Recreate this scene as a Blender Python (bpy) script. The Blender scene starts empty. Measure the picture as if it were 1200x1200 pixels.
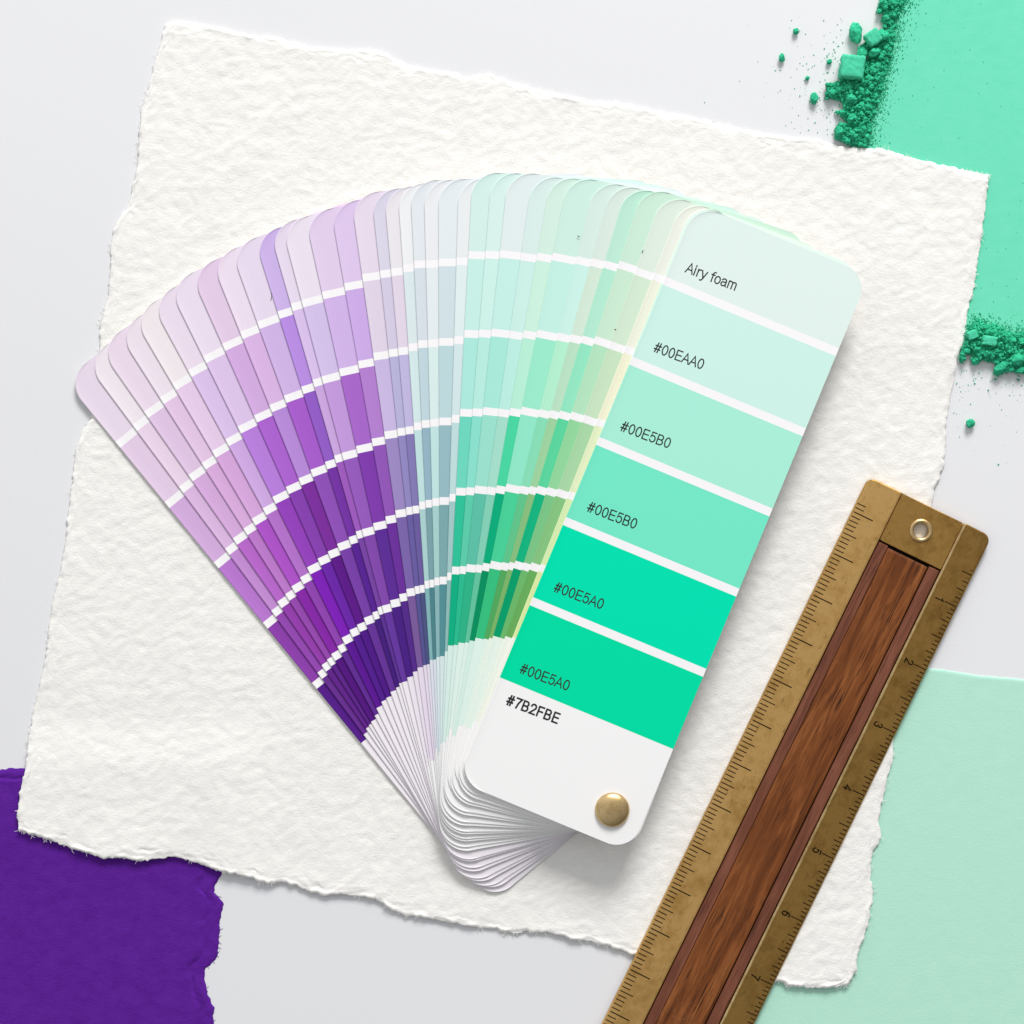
import bpy, math, random
import numpy as np
from mathutils import Vector, noise as mnoise

S = 0.00031          # metres on the table per photograph pixel (1200 px wide)
H = 0.88             # camera height above the table
MM = 0.001
sc = bpy.context.scene
C = sc.collection

# ------------------------------------------------------------------ camera
cam = bpy.data.cameras.new("camera")
cam.sensor_width = 36.0
cam.lens = 36.0 * H / (1200 * S)
cam.clip_start = 0.01
cam.clip_end = 50.0
cam_o = bpy.data.objects.new("camera", cam)
cam_o.location = (0, 0, H)
C.objects.link(cam_o)
sc.camera = cam_o

# ------------------------------------------------------------------ light
world = bpy.data.worlds.new("World")
sc.world = world
world.use_nodes = True
wn = world.node_tree
wn.nodes.clear()
w_out = wn.nodes.new("ShaderNodeOutputWorld")
w_bg = wn.nodes.new("ShaderNodeBackground")
w_tc = wn.nodes.new("ShaderNodeTexCoord")
w_dot = wn.nodes.new("ShaderNodeVectorMath"); w_dot.operation = 'DOT_PRODUCT'
w_dot.inputs[1].default_value = Vector((-0.50, 0.80, 0.25)).normalized()
w_map = wn.nodes.new("ShaderNodeMapRange")
w_map.inputs['From Min'].default_value = -0.8
w_map.inputs['From Max'].default_value = 1.0
w_map.inputs['To Min'].default_value = 0.14
w_map.inputs['To Max'].default_value = 0.84
w_col = wn.nodes.new("ShaderNodeRGB"); w_col.outputs[0].default_value = (0.97, 0.985, 1.0, 1)
wn.links.new(w_tc.outputs['Generated'], w_dot.inputs[0])
wn.links.new(w_dot.outputs['Value'], w_map.inputs['Value'])
wn.links.new(w_col.outputs[0], w_bg.inputs['Color'])
wn.links.new(w_map.outputs[0], w_bg.inputs['Strength'])
wn.links.new(w_bg.outputs[0], w_out.inputs['Surface'])

def area(name, loc, target, size, power, col):
    l = bpy.data.lights.new(name, 'AREA')
    l.shape = 'RECTANGLE'; l.size = size[0]; l.size_y = size[1]
    l.energy = power; l.color = col
    o = bpy.data.objects.new(name, l)
    o.location = loc
    o.rotation_euler = (Vector(target) - Vector(loc)).to_track_quat('-Z', 'Y').to_euler()
    C.objects.link(o)
    return o
area("window_light", (0.50, 2.36, 1.42), (0, 0.0, 0), (1.05, 0.85), 88.0, (1.0, 0.985, 0.965))

sc.view_settings.view_transform = 'Standard'
sc.view_settings.look = 'None'
sc.view_settings.exposure = 0.0
sc.view_settings.gamma = 1.0
sc.view_settings.use_curve_mapping = False
sc.cycles.max_bounces = 6

# ------------------------------------------------------------------ helpers
def lin(c):
    return c / 12.92 if c <= 0.04045 else ((c + 0.055) / 1.055) ** 2.4
EREF = 1.03
def hexc(h, k=1.0 / EREF):
    h = h.lstrip('#')
    return tuple(min(0.9, lin(int(h[i:i + 2], 16) / 255) * k) for i in (0, 2, 4)) + (1.0,)

def W(px, py, z=0.0):
    f = S * (1 - z / H)
    return Vector(((px - 600) * f, (600 - py) * f, z))

def perlin(x, y, seed=0):
    rng = np.random.RandomState(seed)
    perm = rng.permutation(1024)
    ang = rng.rand(1024) * 2 * np.pi
    gx, gy = np.cos(ang), np.sin(ang)
    xi = np.floor(x).astype(int); yi = np.floor(y).astype(int)
    xf = x - xi; yf = y - yi
    u = xf ** 3 * (xf * (xf * 6 - 15) + 10); v = yf ** 3 * (yf * (yf * 6 - 15) + 10)
    def g(ix, iy, dx, dy):
        h = perm[(perm[ix % 1024] + iy) % 1024]
        return gx[h] * dx + gy[h] * dy
    a = g(xi, yi, xf, yf); b = g(xi + 1, yi, xf - 1, yf)
    c = g(xi, yi + 1, xf, yf - 1); d = g(xi + 1, yi + 1, xf - 1, yf - 1)
    return (a * (1 - u) + b * u) * (1 - v) + (c * (1 - u) + d * u) * v * 1.0

def fbm(x, y, octv=4, seed=0, gain=0.5):
    r = 0; a = 1.0
    for k in range(octv):
        r = r + a * perlin(x * 2 ** k + 17.3 * k, y * 2 ** k - 9.1 * k, seed + k)
        a *= gain
    return r

def sstep(a, b, x):
    t = np.clip((x - a) / (b - a), 0, 1)
    return t * t * (3 - 2 * t)

def mesh_obj(name, verts, faces, mat=None, parent=None, smooth=False):
    me = bpy.data.meshes.new(name)
    me.from_pydata([tuple(v) for v in verts], [], faces)
    if mat: me.materials.append(mat)
    if smooth:
        me.polygons.foreach_set('use_smooth', [True] * len(me.polygons))
    me.update()
    o = bpy.data.objects.new(name, me)
    C.objects.link(o)
    if parent: o.parent = parent
    return o

def empty(name, loc, rotz=0.0):
    o = bpy.data.objects.new(name, None)
    o.empty_display_size = 0.02
    o.location = loc; o.rotation_euler = (0, 0, rotz)
    C.objects.link(o)
    return o

def tag(o, label, cat, group=None, kind=None):
    if label: o['label'] = label
    if cat: o['category'] = cat
    if group: o['group'] = group
    if kind: o['kind'] = kind
    return o

# ------------------------------------------------------------------ materials
class NT:
    def __init__(self, name):
        self.m = bpy.data.materials.new(name); self.m.use_nodes = True
        self.t = self.m.node_tree; self.n = self.t.nodes; self.l = self.t.links
        self.b = self.n['Principled BSDF']
        self.tc = self.n.new('ShaderNodeTexCoord')
    def node(self, typ, **kw):
        n = self.n.new(typ)
        for k, v in kw.items():
            if k in n.inputs.keys(): n.inputs[k].default_value = v
            else: setattr(n, k, v)
        return n
    def coords(self, scale=(1, 1, 1), rot=(0, 0, 0)):
        mp = self.node('ShaderNodeMapping'); mp.inputs['Scale'].default_value = scale
        mp.inputs['Rotation'].default_value = rot
        self.l.new(self.tc.outputs['Object'], mp.inputs['Vector'])
        return mp.outputs[0]
    def noise(self, vec, scale, detail=4.0, rough=0.55, dist=0.0):
        n = self.node('ShaderNodeTexNoise'); n.inputs['Scale'].default_value = scale
        n.inputs['Detail'].default_value = detail; n.inputs['Roughness'].default_value = rough
        n.inputs['Distortion'].default_value = dist
        self.l.new(vec, n.inputs['Vector']); return n.outputs['Fac']
    def ramp(self, fac, stops):
        r = self.node('ShaderNodeValToRGB')
        e = r.color_ramp.elements
        while len(e) < len(stops): e.new(0.5)
        for k, (p, c) in enumerate(stops):
            e[k].position = p; e[k].color = c if len(c) == 4 else tuple(c) + (1,)
        self.l.new(fac, r.inputs[0]); return r.outputs[0]
    def mix(self, fac, a, b, mode='MIX'):
        n = self.node('ShaderNodeMix', data_type='RGBA', blend_type=mode)
        for sock, v in ((n.inputs[0], fac), (n.inputs[6], a), (n.inputs[7], b)):
            if hasattr(v, 'is_output') or hasattr(v, 'links'): self.l.new(v, sock)
            else: sock.default_value = v
        return n.outputs[2]
    def bump(self, height, strength, distance, normal=None):
        b = self.node('ShaderNodeBump'); b.inputs['Strength'].default_value = strength
        b.inputs['Distance'].default_value = distance
        self.l.new(height, b.inputs['Height'])
        if normal: self.l.new(normal, b.inputs['Normal'])
        return b.outputs[0]
    def col(self, sock): self.l.new(sock, self.b.inputs['Base Color'])
    def nrm(self, sock): self.l.new(sock, self.b.inputs['Normal'])
    def set(self, **kw):
        for k, v in kw.items():
            self.b.inputs[k.replace('_', ' ')].default_value = v

def mat_table():
    k = NT('tabletop_white')
    v = k.coords()
    f = k.noise(k.coords(scale=(0.7, 1, 1)), 1500, 5, 0.75)
    k.col(k.ramp(f, [(0.3, hexc('e2e2e5')), (0.7, hexc('e5e6e9'))]))
    k.nrm(k.bump(k.noise(v, 2500, 2), 0.06, 0.0002))
    k.set(Roughness=0.6); k.b.inputs['Specular IOR Level'].default_value = 0.3
    return k.m

def mat_paper(name, c0, c1, grain=1.0, fibre=None, spec=0.1, specks=None):
    k = NT(name)
    v = k.coords(scale=(1, 1.5, 1), rot=(0, 0, 0.45))
    f = k.noise(v, 150, 6, 0.65)
    colr = k.ramp(f, [(0.32, c0), (0.68, c1)])
    if fibre:
        v2 = k.coords(scale=(1, 9, 1), rot=(0, 0, 0.9))
        f2 = k.noise(v2, 900, 3, 0.6, 1.5)
        m = k.ramp(f2, [(0.60, (0, 0, 0, 1)), (0.72, (0.6, 0.6, 0.6, 1))])
        colr = k.mix(m, colr, fibre)
    if specks:
        vo = k.node('ShaderNodeTexVoronoi'); vo.inputs['Scale'].default_value = specks[0]
        k.l.new(k.coords(scale=(1, 0.7, 1), rot=(0, 0, 0.6)), vo.inputs['Vector'])
        m1 = k.ramp(vo.outputs['Distance'], [(0.05, (1, 1, 1, 1)), (0.16, (0, 0, 0, 1))])
        gate = k.ramp(vo.outputs['Color'], [(specks[2], (0, 0, 0, 1)), (specks[2] + 0.03, (1, 1, 1, 1))])
        mm = k.mix(1.0, m1, gate, 'MULTIPLY')
        colr = k.mix(mm, colr, specks[1])
    k.col(colr)
    b1 = k.bump(k.noise(v, 850, 5, 0.7), 0.42 * grain, 0.0006)
    b2 = k.bump(k.noise(v, 2200, 3, 0.6), 0.30 * grain, 0.0003, b1)
    k.nrm(b2)
    k.set(Roughness=0.9); k.b.inputs['Specular IOR Level'].default_value = spec
    return k.m

def mat_card():
    k = NT('printed_card')
    a = k.node('ShaderNodeAttribute', attribute_name='swatch')
    k.col(a.outputs['Color'])
    k.nrm(k.bump(k.noise(k.coords(), 1500, 2), 0.05, 0.0002))
    k.set(Roughness=0.55); k.b.inputs['Specular IOR Level'].default_value = 0.05
    return k.m

def mat_plain(name, c, rough=0.6, spec=0.3):
    k = NT(name)
    f = k.noise(k.coords(), 300, 3)
    k.col(k.ramp(f, [(0.3, tuple(x * 0.92 for x in c[:3]) + (1,)), (0.7, c)]))
    k.set(Roughness=rough); k.b.inputs['Specular IOR Level'].default_value = spec
    return k.m

def mat_brass(name, c_hi, c_lo, rough=0.38):
    k = NT(name)
    v = k.coords()
    f = k.noise(v, 150, 8, 0.72, 0.15)
    colr = k.ramp(f, [(0.32, c_lo), (0.56, c_hi)])
    f3 = k.noise(k.coords(scale=(1, 0.25, 1)), 900, 3, 0.7)
    dark = k.ramp(f3, [(0.60, (0, 0, 0, 1)), (0.74, (0.6, 0.6, 0.6, 1))])
    colr = k.mix(dark, colr, tuple(x * 0.35 for x in c_lo[:3]) + (1,))
    k.col(colr)
    rr = k.ramp(f, [(0.3, (rough + 0.12,) * 3 + (1,)), (0.7, (rough - 0.04,) * 3 + (1,))])
    k.l.new(rr, k.b.inputs['Roughness'])
    b1 = k.bump(k.noise(k.coords(scale=(1, 0.15, 1)), 2500, 3), 0.12, 0.0002)
    b2 = k.bump(k.noise(v, 700, 5, 0.7), 0.10, 0.0004, b1)
    k.nrm(b2)
    k.set(Metallic=1.0)
    return k.m

def mat_wood(name, cols, dark=(0.018, 0.007, 0.003, 1), wear=True):
    k = NT(name)
    v = k.coords(scale=(1, 0.10, 1))
    f = k.noise(v, 260, 6, 0.6, 0.9)
    c = k.ramp(f, [(0.28, cols[0]), (0.50, cols[1]), (0.72, cols[2])])
    fine = k.noise(k.coords(scale=(1, 0.04, 1)), 1600, 3, 0.6)
    c = k.mix(k.ramp(fine, [(0.35, (0.25,) * 3 + (1,)), (0.6, (0, 0, 0, 1))]), c, cols[0])
    # open pores: short dark dashes along the grain
    p = k.noise(k.coords(scale=(1, 0.035, 1)), 2300, 2, 0.5, 0.2)
    g = k.noise(k.coords(scale=(1, 0.35, 1)), 90, 3, 0.6)
    pm = k.ramp(p, [(0.58, (0, 0, 0, 1)), (0.63, (1, 1, 1, 1))])
    gm = k.ramp(g, [(0.44, (0.05, 0.05, 0.05, 1)), (0.62, (0.9,) * 3 + (1,))])
    pores = k.mix(1.0, pm, gm, 'MULTIPLY')
    c = k.mix(pores, c, dark)
    if wear:
        w = k.noise(k.coords(), 1500, 3, 0.7)
        spot = k.node('ShaderNodeVectorMath', operation='DISTANCE')
        k.l.new(k.tc.outputs['Object'], spot.inputs[0])
        spot.inputs[1].default_value = wear
        near = k.ramp(spot.outputs['Value'], [(0.0, (1, 1, 1, 1)), (0.010, (0, 0, 0, 1))])
        wm = k.ramp(w, [(0.60, (0, 0, 0, 1)), (0.70, (0.6,) * 3 + (1,))])
        c = k.mix(k.mix(1.0, near, wm, 'MULTIPLY'), c, (0.42, 0.30, 0.22, 1))
    k.col(c)
    b1 = k.bump(pores, -0.5, 0.0003)
    k.nrm(k.bump(fine, 0.12, 0.0002, b1))
    k.set(Roughness=0.42); k.b.inputs['Specular IOR Level'].default_value = 0.18
    return k.m

def mat_powder(name, c0, c1):
    k = NT(name)
    v = k.coords()
    f = k.noise(v, 900, 4, 0.7)
    k.col(k.ramp(f, [(0.3, c0), (0.7, c1)]))
    k.nrm(k.bump(k.noise(v, 3000, 4, 0.7), 0.7, 0.0004))
    k.set(Roughness=0.85); k.b.inputs['Specular IOR Level'].default_value = 0.2
    return k.m

M_table = mat_table()
M_white = mat_paper('handmade_white_paper', hexc('eeece8'), hexc('f5f3ef'), 0.8)
M_purple = mat_paper('purple_paper', hexc('561f8c'), hexc('602698'), 1.0, fibre=hexc('7a40b0'), spec=0.04)
M_mint = mat_paper('pale_mint_paper', hexc('b2e2ce'), hexc('b6e5d2'), 0.35, specks=(260, (0.25, 0.45, 0.36, 1), 0.93))
M_green = mat_paper('green_coated_sheet', hexc('6cd9b6'), hexc('74dcbc'), 0.25, specks=(520, (0.06, 0.38, 0.26, 1), 0.66))
M_card = mat_card()
M_ink = mat_plain('black_ink', (0.028, 0.028, 0.03, 1), 0.7, 0.1)
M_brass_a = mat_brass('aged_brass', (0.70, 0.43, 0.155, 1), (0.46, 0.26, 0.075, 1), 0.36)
M_brass_b = mat_brass('darker_brass', (0.46, 0.265, 0.075, 1), (0.27, 0.145, 0.036, 1), 0.38)
M_brass_c = mat_brass('polished_brass', (0.72, 0.52, 0.26, 1), (0.44, 0.29, 0.12, 1), 0.30)
M_engrave = mat_plain('engraved_black', (0.012, 0.007, 0.003, 1), 0.8, 0.05)
M_wood = mat_wood('walnut_panel', [(0.072, 0.020, 0.005, 1), (0.188, 0.056, 0.014, 1), (0.330, 0.116, 0.034, 1)], wear=(0.024, -0.208, 0.003))
M_wood2 = mat_wood('rosewood_moulding', [(0.095, 0.031, 0.018, 1), (0.175, 0.060, 0.034, 1), (0.250, 0.092, 0.055, 1)], dark=(0.06, 0.02, 0.013, 1), wear=False)
M_powder = mat_powder('green_pigment', hexc('149c70'), hexc('46d6a6'))
M_lump = mat_powder('pressed_pigment', hexc('3cc498'), hexc('5cdab0'))

# ------------------------------------------------------------------ setting: the tabletop
t = mesh_obj('tabletop', [(-1.5, -1.5, 0), (1.5, -1.5, 0), (1.5, 1.5, 0), (-1.5, 1.5, 0)], [(0, 1, 2, 3)], M_table)
tag(t, 'smooth light grey white tabletop under everything', 'tabletop', kind='structure')

# ------------------------------------------------------------------ sheets of paper (four-sided patch with ragged edges)
def side_curve(pts, tt, rough, seed):
    p = np.array(pts, float)
    d = np.r_[0, np.cumsum(np.hypot(*np.diff(p, axis=0).T))]
    L = d[-1]; s = tt * L
    x = np.interp(s, d, p[:, 0]); y = np.interp(s, d, p[:, 1])
    dx = np.gradient(x); dy = np.gradient(y); n = np.hypot(dx, dy) + 1e-9
    win = np.clip(np.minimum(s, L - s) / 6, 0, 1)
    o = (fbm(s / 9.0, s * 0 + seed, 4, seed, 0.6) * rough) * win
    o2 = fbm(s / 16.0, s * 0 + seed + 5, 3, seed + 40) * rough * 0.4 * win
    return np.c_[x - dy / n * o + dx / n * o2, y + dx / n * o + dy / n * o2], L

def ptspace(L, fine, step):
    f = np.arange(0, 16, fine)
    a = np.r_[f, np.linspace(16, L - 16, int((L - 32) / step) + 1), L - f[::-1]]
    return np.unique(np.round(a, 4)) / L

def sheet(name, top, right, bottom, left, mat, zfun, rough=1.6, step=3.0, seed=1, loc=(600, 600), fibres=0):
    """top: left->right, right: top->bottom, bottom: left->right, left: top->bottom (pixels)"""
    Ln = lambda p: np.hypot(*np.diff(np.array(p, float), axis=0).T).sum()
    U = ptspace((Ln(top) + Ln(bottom)) / 2, 1.3, step); V = ptspace((Ln(left) + Ln(right)) / 2, 1.3, step)
    T, Lt = side_curve(top, U, rough, seed); B, Lb = side_curve(bottom, U, rough, seed + 11)
    Lf, Ll = side_curve(left, V, rough, seed + 22); R, Lr = side_curve(right, V, rough, seed + 33)
    u = U[None, :, None]; v = V[:, None, None]
    P = (1 - v) * T[None] + v * B[None] + (1 - u) * Lf[:, None] + u * R[:, None] \
        - ((1 - u) * (1 - v) * T[0] + u * (1 - v) * T[-1] + (1 - u) * v * B[0] + u * v * B[-1])
    X, Y = P[..., 0], P[..., 1]
    uu, vv = np.meshgrid(U, V)
    dT = vv * (Ll + Lr) / 2; dB = (1 - vv) * (Ll + Lr) / 2
    dL = uu * (Lt + Lb) / 2; dR = (1 - uu) * (Lt + Lb) / 2
    zb, zt = zfun(X, Y, dT, dR, dB, dL)
    f = S * (1 - zt / H)
    o0 = W(*loc)
    top_v = np.c_[((X - 600) * f).ravel() - o0.x, ((600 - Y) * f).ravel() - o0.y, zt.ravel()]
    ny, nx = X.shape
    idx = np.arange(nx * ny).reshape(ny, nx)
    q = np.stack([idx[1:, :-1], idx[1:, 1:], idx[:-1, 1:], idx[:-1, :-1]], -1).reshape(-1, 4)
    ring = np.r_[idx[0, :-1], idx[:-1, -1], idx[-1, :0:-1], idx[:0:-1, 0]]
    fb = S * (1 - zb / H)
    cx, cy = X.mean(), Y.mean()
    bx = (X - 600) * fb - o0.x; by = (600 - Y) * fb - o0.y
    zu = zb.copy()
    under = np.c_[bx.ravel(), by.ravel(), zu.ravel()]
    n0 = nx * ny; nr = len(ring)
    faces = q.tolist()
    for i in range(nr):
        j = (i + 1) % nr
        faces.append((int(ring[i]), int(ring[j]), n0 + int(ring[j]), n0 + int(ring[i])))
    faces += (q[:, ::-1] + n0).tolist()
    V3 = np.r_[top_v, under]
    o = mesh_obj(name, V3, faces, mat, smooth=True)
    o.location = o0
    if fibres:
        rs_ = np.random.RandomState(seed + 500)
        px_, py_, pz_ = X.ravel()[ring], Y.ravel()[ring], zt.ravel()[ring]
        fv, ff = [], []
        k = 0
        while k < fibres:
            i = rs_.randint(nr)
            if fbm(np.array([px_[i] / 45.0]), np.array([py_[i] / 45.0]), 2, seed + 7)[0] < -0.05: continue
            k += 1
            nx_, ny_ = py_[(i + 2) % nr] - py_[i - 2], -(px_[(i + 2) % nr] - px_[i - 2])
            an = math.atan2(ny_, nx_) + rs_.normal(0, 0.9)
            if math.cos(an) * (px_[i] - cx) + math.sin(an) * (py_[i] - cy) < 0: an += math.pi
            ln = rs_.uniform(1.5, 5.5); cu = rs_.normal(0, 0.25)
            x_, y_ = px_[i] - 2.5 * math.cos(an), py_[i] - 2.5 * math.sin(an)
            z_ = pz_[i] + 0.05 * MM; b0 = len(fv); n_ = 5
            for q_ in range(n_):
                w_ = 0.32 * (1 - 0.5 * q_ / n_)
                dx_, dy_ = math.cos(an), math.sin(an)
                for sg, dz in ((1, 0), (-1, 0), (0, 0.08 * MM)):
                    fv.append(W(x_ - dy_ * w_ * sg, y_ + dx_ * w_ * sg, z_ + dz) - o0)
                x_ += dx_ * (ln + 2.5) / (n_ - 1); y_ += dy_ * (ln + 2.5) / (n_ - 1); an += cu; z_ = max(z_ - 0.06 * MM, 0.1 * MM)
            for q_ in range(n_ - 1):
                a_ = b0 + 3 * q_
                for e0, e1 in ((0, 1), (1, 2), (2, 0)):
                    ff.append((a_ + e0, a_ + e1, a_ + 3 + e1, a_ + 3 + e0))
        tag(mesh_obj('edge_fibres', fv, ff, mat, o), None, None, kind='stuff')
    return o

def grain(X, Y, a=1.0, seed=3):
    c, s = math.cos(0.45), math.sin(0.45)
    x = X * c - Y * s; y = X * s + Y * c
    wx = fbm(X / 40, Y / 40, 2, seed + 70) * 14; wy = fbm(X / 40, Y / 40, 2, seed + 80) * 14
    n = fbm((x + wx) / 15.0, (y + wy) / 11.5, 4, seed, 0.64)
    n2 = fbm(X / 70, Y / 70, 2, seed + 9)
    return (0.215 * n + 0.15 * n2) * a

def lerp_sup(X, Y):
    """height (mm) of what lies under the white sheet"""
    p = sstep(360, 250, X) * sstep(840, 905, Y) * 1.25
    m = sstep(780, 940, X) * sstep(700, 850, Y) * 0.50
    g = sstep(900, 1040, X) * sstep(470, 330, Y) * 0.62
    return 0.08 + np.maximum(np.maximum(p, m), g)

def z_white(X, Y, dT, dR, dB, dL):
    d = np.minimum(np.minimum(dT, dB), np.minimum(dL, dR))
    wv = 7 + 9 * fbm(X / 34, Y / 34, 3, 91)
    wv = np.clip(wv, 2.0, 14)
    prof = sstep(0.0, 1.0, d / wv)
    th = 0.85 * (0.42 + 0.58 * prof)
    lip = np.exp(-((d - 2.5) / 2.2) ** 2) * np.clip(0.5 + fbm(X / 22, Y / 22, 3, 55) * 1.6, 0, 1) * (0.34 + 0.3 * np.exp(-dB / 20))
    groove = -np.exp(-((d - wv - 1.5) / 1.8) ** 2) * np.clip(fbm(X / 40, Y / 40, 2, 66) * 1.8, 0, 1) * (0.24 + 0.28 * np.exp(-dB / 25))
    curl = 1.15 * np.exp(-dB / 45) * np.clip(0.55 + 0.9 * fbm(X / 90, Y * 0, 2, 12), 0, 1.3) \
        + 0.7 * np.exp(-dR / 40) * np.clip(0.5 + 0.9 * fbm(Y / 90, X * 0, 2, 14), 0, 1.2) \
        + 0.35 * np.exp(-dL / 40) * np.clip(0.5 + 0.9 * fbm(Y / 80, X * 0, 2, 15), 0, 1.2) \
        + 0.45 * np.exp(-dT / 40) * np.clip(0.5 + 0.9 * fbm(X / 80, Y * 0, 2, 16), 0, 1.2)
    zb = lerp_sup(X, Y) + curl
    gr = grain(X, Y) * (0.25 + 0.75 * sstep(0, 12, d)) + fbm(X / 5.0, Y / 5.0, 2, 31) * 0.10 * np.exp(-d / 7)
    zt = zb + np.maximum(th + lip + groove + gr, 0.10)
    return zb * MM, zt * MM

white_top = [(193, 29), (205, 24), (230, 27), (262, 33), (290, 40), (330, 45), (365, 55), (395, 57), (420, 58), (445, 59), (460, 67), (480, 77), (510, 83), (535, 86), (543, 91), (560, 88), (575, 87), (600, 96), (640, 107), (690, 118), (733, 121), (765, 129), (800, 135), (850, 146), (890, 156), (930, 161), (960, 163), (985, 172), (1010, 173), (1040, 175), (1060, 183), (1100, 192), (1130, 199), (1159, 205)]
white_right = [(1159, 205), (1155, 240), (1150, 280), (1145, 310), (1140, 345), (1136, 353), (1131, 385), (1128, 402), (1122, 420), (1118, 445), (1113, 470), (1109, 490), (1108, 515), (1107, 540), (1101, 560), (1095, 572), (1089, 610), (1080, 680), (1066, 760), (1056, 810), (1052, 830), (1047, 865), (1046, 892), (1040, 910), (1034, 940), (1029, 962), (1033, 978), (1030, 988), (1022, 1000), (1020, 1020), (1023, 1050), (1018, 1080), (1010, 1105), (1005, 1118), (1003, 1138), (994, 1154)]
white_left = [(193, 29), (190, 45), (181, 75), (173, 105), (167, 127), (164, 143), (163, 165), (161, 195), (154, 225), (151, 240), (141, 255), (133, 268), (130, 290), (130, 315), (127, 345), (118, 380), (116, 420), (110, 450), (107, 490), (94, 510), (88, 530), (86, 555), (80, 600), (77, 630), (72, 665), (62, 705), (57, 735), (55, 760), (52, 780), (47, 800), (42, 822), (38, 840), (33, 870), (30, 900), (25, 920), (22, 940), (20, 958), (22, 973)]
white_bottom = [(22, 973), (40, 979), (60, 985), (85, 995), (105, 1001), (122, 1006), (140, 1005), (162, 1009), (205, 1004), (220, 1008), (237, 1013), (250, 1019), (266, 1023), (290, 1028), (313, 1036), (330, 1033), (350, 1040), (378, 1050), (400, 1048), (425, 1051), (445, 1056), (458, 1067), (475, 1073), (500, 1076), (525, 1081), (550, 1086), (580, 1089), (602, 1095), (612, 1092), (640, 1093), (655, 1096), (672, 1102), (690, 1103), (715, 1110), (740, 1118), (790, 1132), (850, 1142), (890, 1148), (915, 1151), (930, 1157), (960, 1158), (980, 1157), (994, 1154)]
o = sheet('paper_sheet', white_top, white_right, white_bottom, white_left, M_white, z_white, rough=2.6, step=2.6, seed=5, fibres=420)
tag(o, 'large white handmade paper sheet with rough deckled edges under the colour fan', 'paper')

def z_flat(th, amp, seed, rim=6, fold=None):
    def f(X, Y, dT, dR, dB, dL):
        d = np.minimum(np.minimum(dT, dB), np.minimum(dL, dR))
        prof = sstep(0, 1, d / rim)
        zt = th * (0.55 + 0.45 * prof) + amp * fbm(X / 8, Y / 8, 3, seed)
        if fold: zt = zt + fold(X, Y, dT, dR)
        return X * 0 + 0.02 * MM, np.maximum(zt, 0.1) * MM
    return f

def fold_purple(X, Y, dT, dR):
    a = np.clip(0.5 + 1.2 * fbm(X / 25, Y / 25, 3, 77), 0, 1.1)
    wob = 4 * fbm(X / 20, Y / 20, 3, 78)
    def rim(d, wd):
        d = d + wob
        return -0.40 * sstep(wd + 1.6, wd - 1.2, d) - 0.30 * np.exp(-((d - wd + 1.5) / 1.5) ** 2) + 0.34 * a * np.exp(-((d - wd * 0.42) / 4.5) ** 2)
    return rim(dR, 19) + rim(dT, 11) + 0.06 * fbm(X / 3.5, Y / 3.5, 2, 79) * np.exp(-np.minimum(dR, dT) / 16)

o = sheet('paper_sheet',
          [(-260, 912), (-150, 905), (-60, 906), (0, 902), (15, 900), (20, 901), (30, 900), (80, 915), (160, 950), (262, 985)],
          [(262, 985), (262, 1010), (259, 1026), (252, 1036), (251, 1046), (257, 1052), (262, 1058), (260, 1070), (257, 1082), (257, 1100), (256, 1113), (254, 1123), (248, 1129), (241, 1134), (240, 1146), (242, 1158), (244, 1166), (247, 1174), (251, 1182), (250, 1200), (246, 1240), (250, 1300), (246, 1420)],
          [(-260, 1420), (246, 1420)], [(-260, 912), (-260, 1420)],
          M_purple, z_flat(0.80, 0.06, 21, 4, fold_purple), rough=2.4, step=3.2, seed=61, loc=(0, 1160), fibres=120)
tag(o, 'deep purple handmade paper with torn edges under the white sheet corner', 'paper')

o = sheet('paper_sheet', [(868, 757), (960, 768), (1060, 780), (1085, 783), (1105, 785), (1150, 792), (1200, 796), (1320, 812), (1460, 828)],
          [(1460, 828), (1430, 1420)], [(800, 1400), (1430, 1420)], [(868, 757), (800, 1400)],
          M_mint, z_flat(0.42, 0.02, 22, 2.5), rough=1.0, step=5, seed=71, loc=(1120, 1080))
tag(o, 'pale mint green paper sheet beside the ruler', 'paper')

o = sheet('paper_sheet', [(1085, -260), (1460, -230)], [(1460, -230), (1420, 440)], [(985, 402), (1130, 409), (1200, 416), (1420, 440)],
          [(1085, -260), (1050, 0), (1032, 60), (1010, 172), (985, 402)],
          M_green, z_flat(0.50, 0.02, 23, 2.5), rough=1.0, step=5, seed=81, loc=(1140, 200))
tag(o, 'bright turquoise green sheet dusted with pigment behind the white paper corner', 'paper')

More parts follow.
